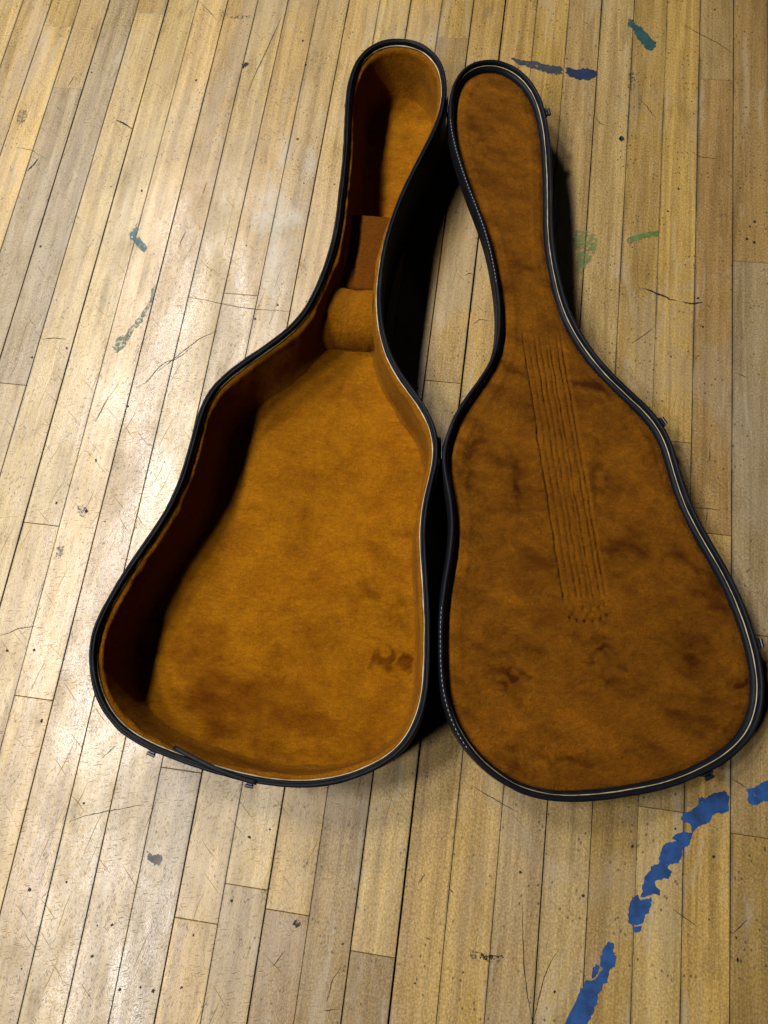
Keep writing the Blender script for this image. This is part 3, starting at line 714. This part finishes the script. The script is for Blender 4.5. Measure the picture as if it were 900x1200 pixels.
# plush of the lid, with the marks the strings and bridge pins pressed into it
rows, cols = 560, 280
FC = inset(LC, .0104)
G = scan_grid(FC, rows, cols, 1); X = G.reshape(-1, 2)
d = dist_to(FC, X)
z = -.0125 - .0042 * np.clip(1 - d / .010, 0, 1) ** 2 + .0016 * fbm(X[:, 0]*13, X[:, 1]*13, 3) + .0013 * fbm(X[:, 0]*50, X[:, 1]*80, 3) + .0008 * fbm(X[:, 0]*170, X[:, 1]*280, 2)
z += .0009 * np.clip(1 - np.abs(d - .016) / .006, 0, 1)
tl, tr = L2(STR_TOP[0]), L2(STR_TOP[1]); bl, br = L2(STR_BOT[0]), L2(STR_BOT[1])
ax = (bl + br) / 2 - (tl + tr) / 2; ln = np.linalg.norm(ax); ax /= ln
sd = np.array([-ax[1], ax[0]])
if sd @ (br - bl) < 0: sd = -sd
rel = X - (tl + tr) / 2; s = rel @ ax / ln; q = rel @ sd
hw = (np.linalg.norm(tr - tl) * (1 - s) + np.linalg.norm(br - bl) * s) / 2
inside = np.clip((s + .06) / .14, 0, 1) * np.clip((1.01 - s) / .02, 0, 1)
wob = .0016 * fbm(X[:, 0]*55, X[:, 1]*55, 3)
u = (q + wob) / hw                                   # -1 .. 1 across the six strings
band = np.clip((1.10 - np.abs(u)) / .12, 0, 1)
groove = np.zeros(len(X))
for c in np.linspace(-.95, .95, 8) + RNG.normal(0, .025, 8):
    groove += RNG.uniform(.65, 1.15) * np.exp(-((u - c) * hw / .0014) ** 2)
rag = .45 + 1.5 * (fbm(X[:, 0]*120, X[:, 1]*160, 2) + .3)
z -= inside * band * (.0012 + .0018 * groove * np.clip(rag, .15, 1.4))
for p in PINS:
    c = L2(p); z -= .0042 * np.exp(-(((X - c) ** 2).sum(1)) / .0020 ** 2)
    z += .0010 * np.exp(-(((X - c - ax * -.0055) ** 2).sum(1)) / .0035 ** 2)
for p in PINS2:
    c = L2(p); z -= (.0012 + .0022 * RNG.random()) * np.exp(-(((X - c) ** 2).sum(1)) / .0022 ** 2)
lm = fast_mesh('lid_lining', np.column_stack([X, z]), grid_faces(rows, cols))
nap = ellipses(X, [(dd + .0012, YS * ss, rx, ry, a_ * 1.25, .1) for (ss, dd), (rx, ry, a_) in zip(NAP, NAP_R)], .030)
wx = .03 * fbm(X[:, 0]*14, X[:, 1]*14 + 9, 3)
ca, sa = math.cos(.5), math.sin(.5); xr = (X[:, 0] + wx)*ca - X[:, 1]*sa; yr = (X[:, 0] + wx)*sa + X[:, 1]*ca
nap += .55 * fbm(xr*18, yr*46, 4) + .35 * fbm(X[:, 0]*55, X[:, 1]*120, 3)
nap *= 1.4
nap = nap * (1 - .55 * inside * band) + inside * band * (.42 * groove * np.clip(rag, .1, 1.4) - .18)
for p in PINS:
    nap += .60 * np.exp(-(((X - L2(p)) ** 2).sum(1)) / .0019 ** 2)
add_nap(lm, nap)
o = put(link('lid_lining', lm, case, M_PLUSH_LID)); o['label'] = 'brown amber plush lid lining with pressed string and bridge marks'

# stitching along the hinge side of the lid's binding
C0 = inset(LC, .0001); V = []; F = []
n_st = 0
Q = resample(inset(LC, .0004), 900)
for i in range(0, 900, 2):
    sq = YS * Q[i][1]
    if not ((.03 < sq < .30 and Q[i][0] < .03 + .16 * sq) or (.76 < sq < .93 and Q[i][0] < .16)): continue
    a = np.array([*Q[i], .0007]); b = np.array([*Q[(i+1) % 900], .0007])
    v, f = tube([a + (b-a)*.05, a + (b-a)*.9], .00030, 6)
    k = len(V); V += v; F += [tuple(x + k for x in ff) for ff in f]
st = link('stitching', mesh_from('stitching', V, F), lid, M_STITCH); st['kind'] = 'stuff'
for p in LATCH_LID:
    hardware('latch', lid, LC, L2(p), -.0075, (.014, .002, .014), .0022, M_METAL)
# hinges: two leaves and a barrel at the two places where body and lid touch
for yy in (0.0, float(HINGE_S)):
    bm = bmesh.new()
    box_bm(bm, Vector((-.0075, YS*yy, -.010)), (.0012, .030, .014), None, .0004)
    box_bm(bm, Vector((.0010, YS*yy, -.010)), (.0012, .030, .014), None, .0004)
    r = bmesh.ops.create_cone(bm, cap_ends=True, segments=12, radius1=.0022, radius2=.0022, depth=.030)
    bmesh.ops.transform(bm, matrix=Matrix.Translation((-.0030, YS*yy, -.0040)) @ Matrix.Rotation(math.pi/2, 4, 'X'), verts=r['verts'])
    me = bpy.data.meshes.new('hinge'); bm.to_mesh(me); bm.free()
    put(link('hinge', me, case, M_METAL))

# ------------------------------------------------------------------ torn blue tape on the floor
M_TAPE = worn_paint('blue_tape', (.015, .062, .195), .66, 170, .6, .045, (.010, .034, .10))
def poly_plate(pts, z0, th, rough_edge=.0, n_sub=4, origin=(0, 0)):
    """a thin plate with a ragged outline"""
    P = np.asarray(pts, float); out = []
    for i in range(len(P)):
        a, b = P[i], P[(i+1) % len(P)]; L = np.linalg.norm(b-a)
        for t in np.arange(n_sub) / n_sub:
            q = a + (b-a)*t
            if t > 0: q = q + RNG.normal(0, rough_edge, 2) * min(1, L / .006)
            out.append(q)
    n = len(out)
    V = [(q[0]-origin[0], q[1]-origin[1], z0+th) for q in out] + [(q[0]-origin[0], q[1]-origin[1], z0) for q in out]
    F = [tuple(range(n))] + [(i, (i+1) % n, n + (i+1) % n, n + i) for i in range(n)]
    return V, F
def signed(pts):
    P = np.asarray(pts); a = np.sum(P[:, 0]*np.roll(P[:, 1], -1) - P[:, 1]*np.roll(P[:, 0], -1))
    return P if a > 0 else P[::-1]
for frs, lab in (((TAPE0, TAPE1, TAPE2), 'long torn strip of bright blue tape below the lid on the floor'),
                 ((TAPE3, TAPE4), 'torn blue tape strip running off the bottom edge of the floor'),
                 ((TAPE5,), 'short torn blue tape scrap on the floor at the right edge')):
    c = np.mean(np.asarray(frs[0]), axis=0)
    root = empty('tape_strip', (c[0], c[1], .0004)); root['label'] = lab; root['category'] = 'tape'; root['group'] = 'torn blue tape on the floor'
    for fr in frs:
        V, F = poly_plate(signed(fr), 0, .00022, .0006, 4, c)
        link('tape_fragment', mesh_from('tape_fragment', V, F, False), root, M_TAPE)

# ------------------------------------------------------------------ paint smears, scuffs and scratches on the boards
PM = {
 'teal_top': ('paint_smear', 'dark teal paint dab near the top right', worn_paint('teal_paint', (.016,.055,.060), .66, 170, .5, .05, (.03,.075,.07))),
 'blue_smear': ('paint_smear', 'dark blue smear beside the lid head', worn_paint('slate_paint', (.028,.036,.050), .60, 190, .5, .06, (.05,.05,.05))),
 'blue_blob': ('paint_smear', 'dark blue paint end of the smear', worn_paint('navy_paint', (.016,.030,.062), .66, 170, .5, .06)),
 'blue_dot': ('paint_smear', None, None), 
 'green_strip': ('paint_smear', 'thin pale green paint streak', worn_paint('green_paint', (.11,.19,.045), .58, 150, .55, .10)),
 'green_cloud': ('paint_smear', 'faint green paint smear beside the lid', worn_paint('faint_green', (.15,.20,.070), .48, 110, .55, .12)),
 'teal_left': ('paint_smear', 'teal paint splash on the left boards', worn_paint('teal_splash', (.05,.15,.18), .54, 240, .5, .08)),
 'green_left': ('paint_smear', 'worn grey green paint smear on the left boards', worn_paint('grey_green', (.11,.18,.13), .50, 170, .55, .10)),
 'violet_spot': ('paint_smear', 'small violet grey spot', worn_paint('violet_grey', (.09,.09,.16), .48, 220, .5, .08)),
 'grey_spot': ('scuff_mark', None, worn_paint('grey_scuff', (.14,.14,.12), .48, 220, .5, .08)),
 'slate_spot': ('scuff_mark', None, worn_paint('slate_scuff', (.08,.10,.11), .45, 200, .5, .08)),
 'gum': ('gum_spot', 'flat grey spot of old gum', worn_paint('old_gum', (.13,.125,.11), .85, 150, .6, .03)),
 'burn': ('scuff_mark', None, worn_paint('burn_mark', (.02,.016,.012), .55, 260, .6, .04)),
 'smudge_bl': ('scuff_mark', None, worn_paint('smudge', (.07,.06,.045), .46, 240, .6, .06)),
 'smudge_top': ('scuff_mark', None, None),
 'dark_smear_top': ('scuff_mark', None, worn_paint('olive_scuff', (.05,.06,.04), .42, 240, .6, .06)),
 'ink_blob': ('scuff_mark', None, worn_paint('ink', (.015,.02,.025), .72, 200, .5, .04)),
}
for key, (nm, lab, mat) in PM.items():
    if key not in MARKS: continue
    if mat is None: mat = bpy.data.materials['navy_paint' if key == 'blue_dot' else 'smudge']
    pts = signed(MARKS[key])
    V, F = poly_plate(pts, .00030, .00012, .0011, 5)
    o = link(nm, mesh_from(nm, V, F, False), floor, mat)
    if lab: o['label'] = lab
M_SPOT = worn_paint('dark_speck', (.022, .016, .012), .72, 420, .6, .05)
for (x, y) in SPOTS:
    n = 9; r = random.uniform(.0011, .0026); e = random.uniform(.55, 1.0); a0 = random.uniform(0, 3.1)
    pts = []
    for i in range(n):
        a = 2*math.pi*i/n; rr = r * random.uniform(.65, 1.25)
        u_, v_ = rr*math.cos(a), rr*math.sin(a)*e
        pts.append((x + u_*math.cos(a0) - v_*math.sin(a0), y + u_*math.sin(a0) + v_*math.cos(a0)))
    V, F = poly_plate(signed(pts), .00032, .00010, .0, 1)
    link('dark_spot', mesh_from('dark_spot', V, F, False), floor, M_SPOT)
M_SCR = worn_paint('scratch_grime', (.035, .025, .017), .64, 330, .6, .10)
M_SCR_D = worn_paint('scratch_black', (.010, .008, .006), .74, 330, .6, .06)
for k, pts in enumerate(SCRATCHES):
    P = np.asarray(pts); t = np.linspace(0, 1, max(2, 6*len(P))); s = np.r_[0, np.cumsum(np.linalg.norm(np.diff(P, axis=0), axis=1))]; s /= s[-1]
    Q = np.stack([np.interp(t, s, P[:, 0]), np.interp(t, s, P[:, 1])], 1) + RNG.normal(0, .00025, (len(t), 2))
    T = np.gradient(Q, axis=0); T /= np.linalg.norm(T, axis=1)[:, None]; N = np.stack([-T[:, 1], T[:, 0]], 1)
    bold = k in (0, 1, 8, 9)
    w = (.0013 if bold else .00050) * (.35 + np.sin(np.pi * np.clip(t, .03, .97))) * RNG.uniform(.6, 1.3, len(t)) * .8
    n = len(t)
    V = [(*(q + nn*ww), .0004) for q, nn, ww in zip(Q, N, w)] + [(*(q - nn*ww), .0004) for q, nn, ww in zip(Q, N, w)]
    F = [(n+i, n+i+1, i+1, i) for i in range(n-1)]
    link('scratch', mesh_from('scratch', V, F, False), floor, M_SCR_D if bold else M_SCR)
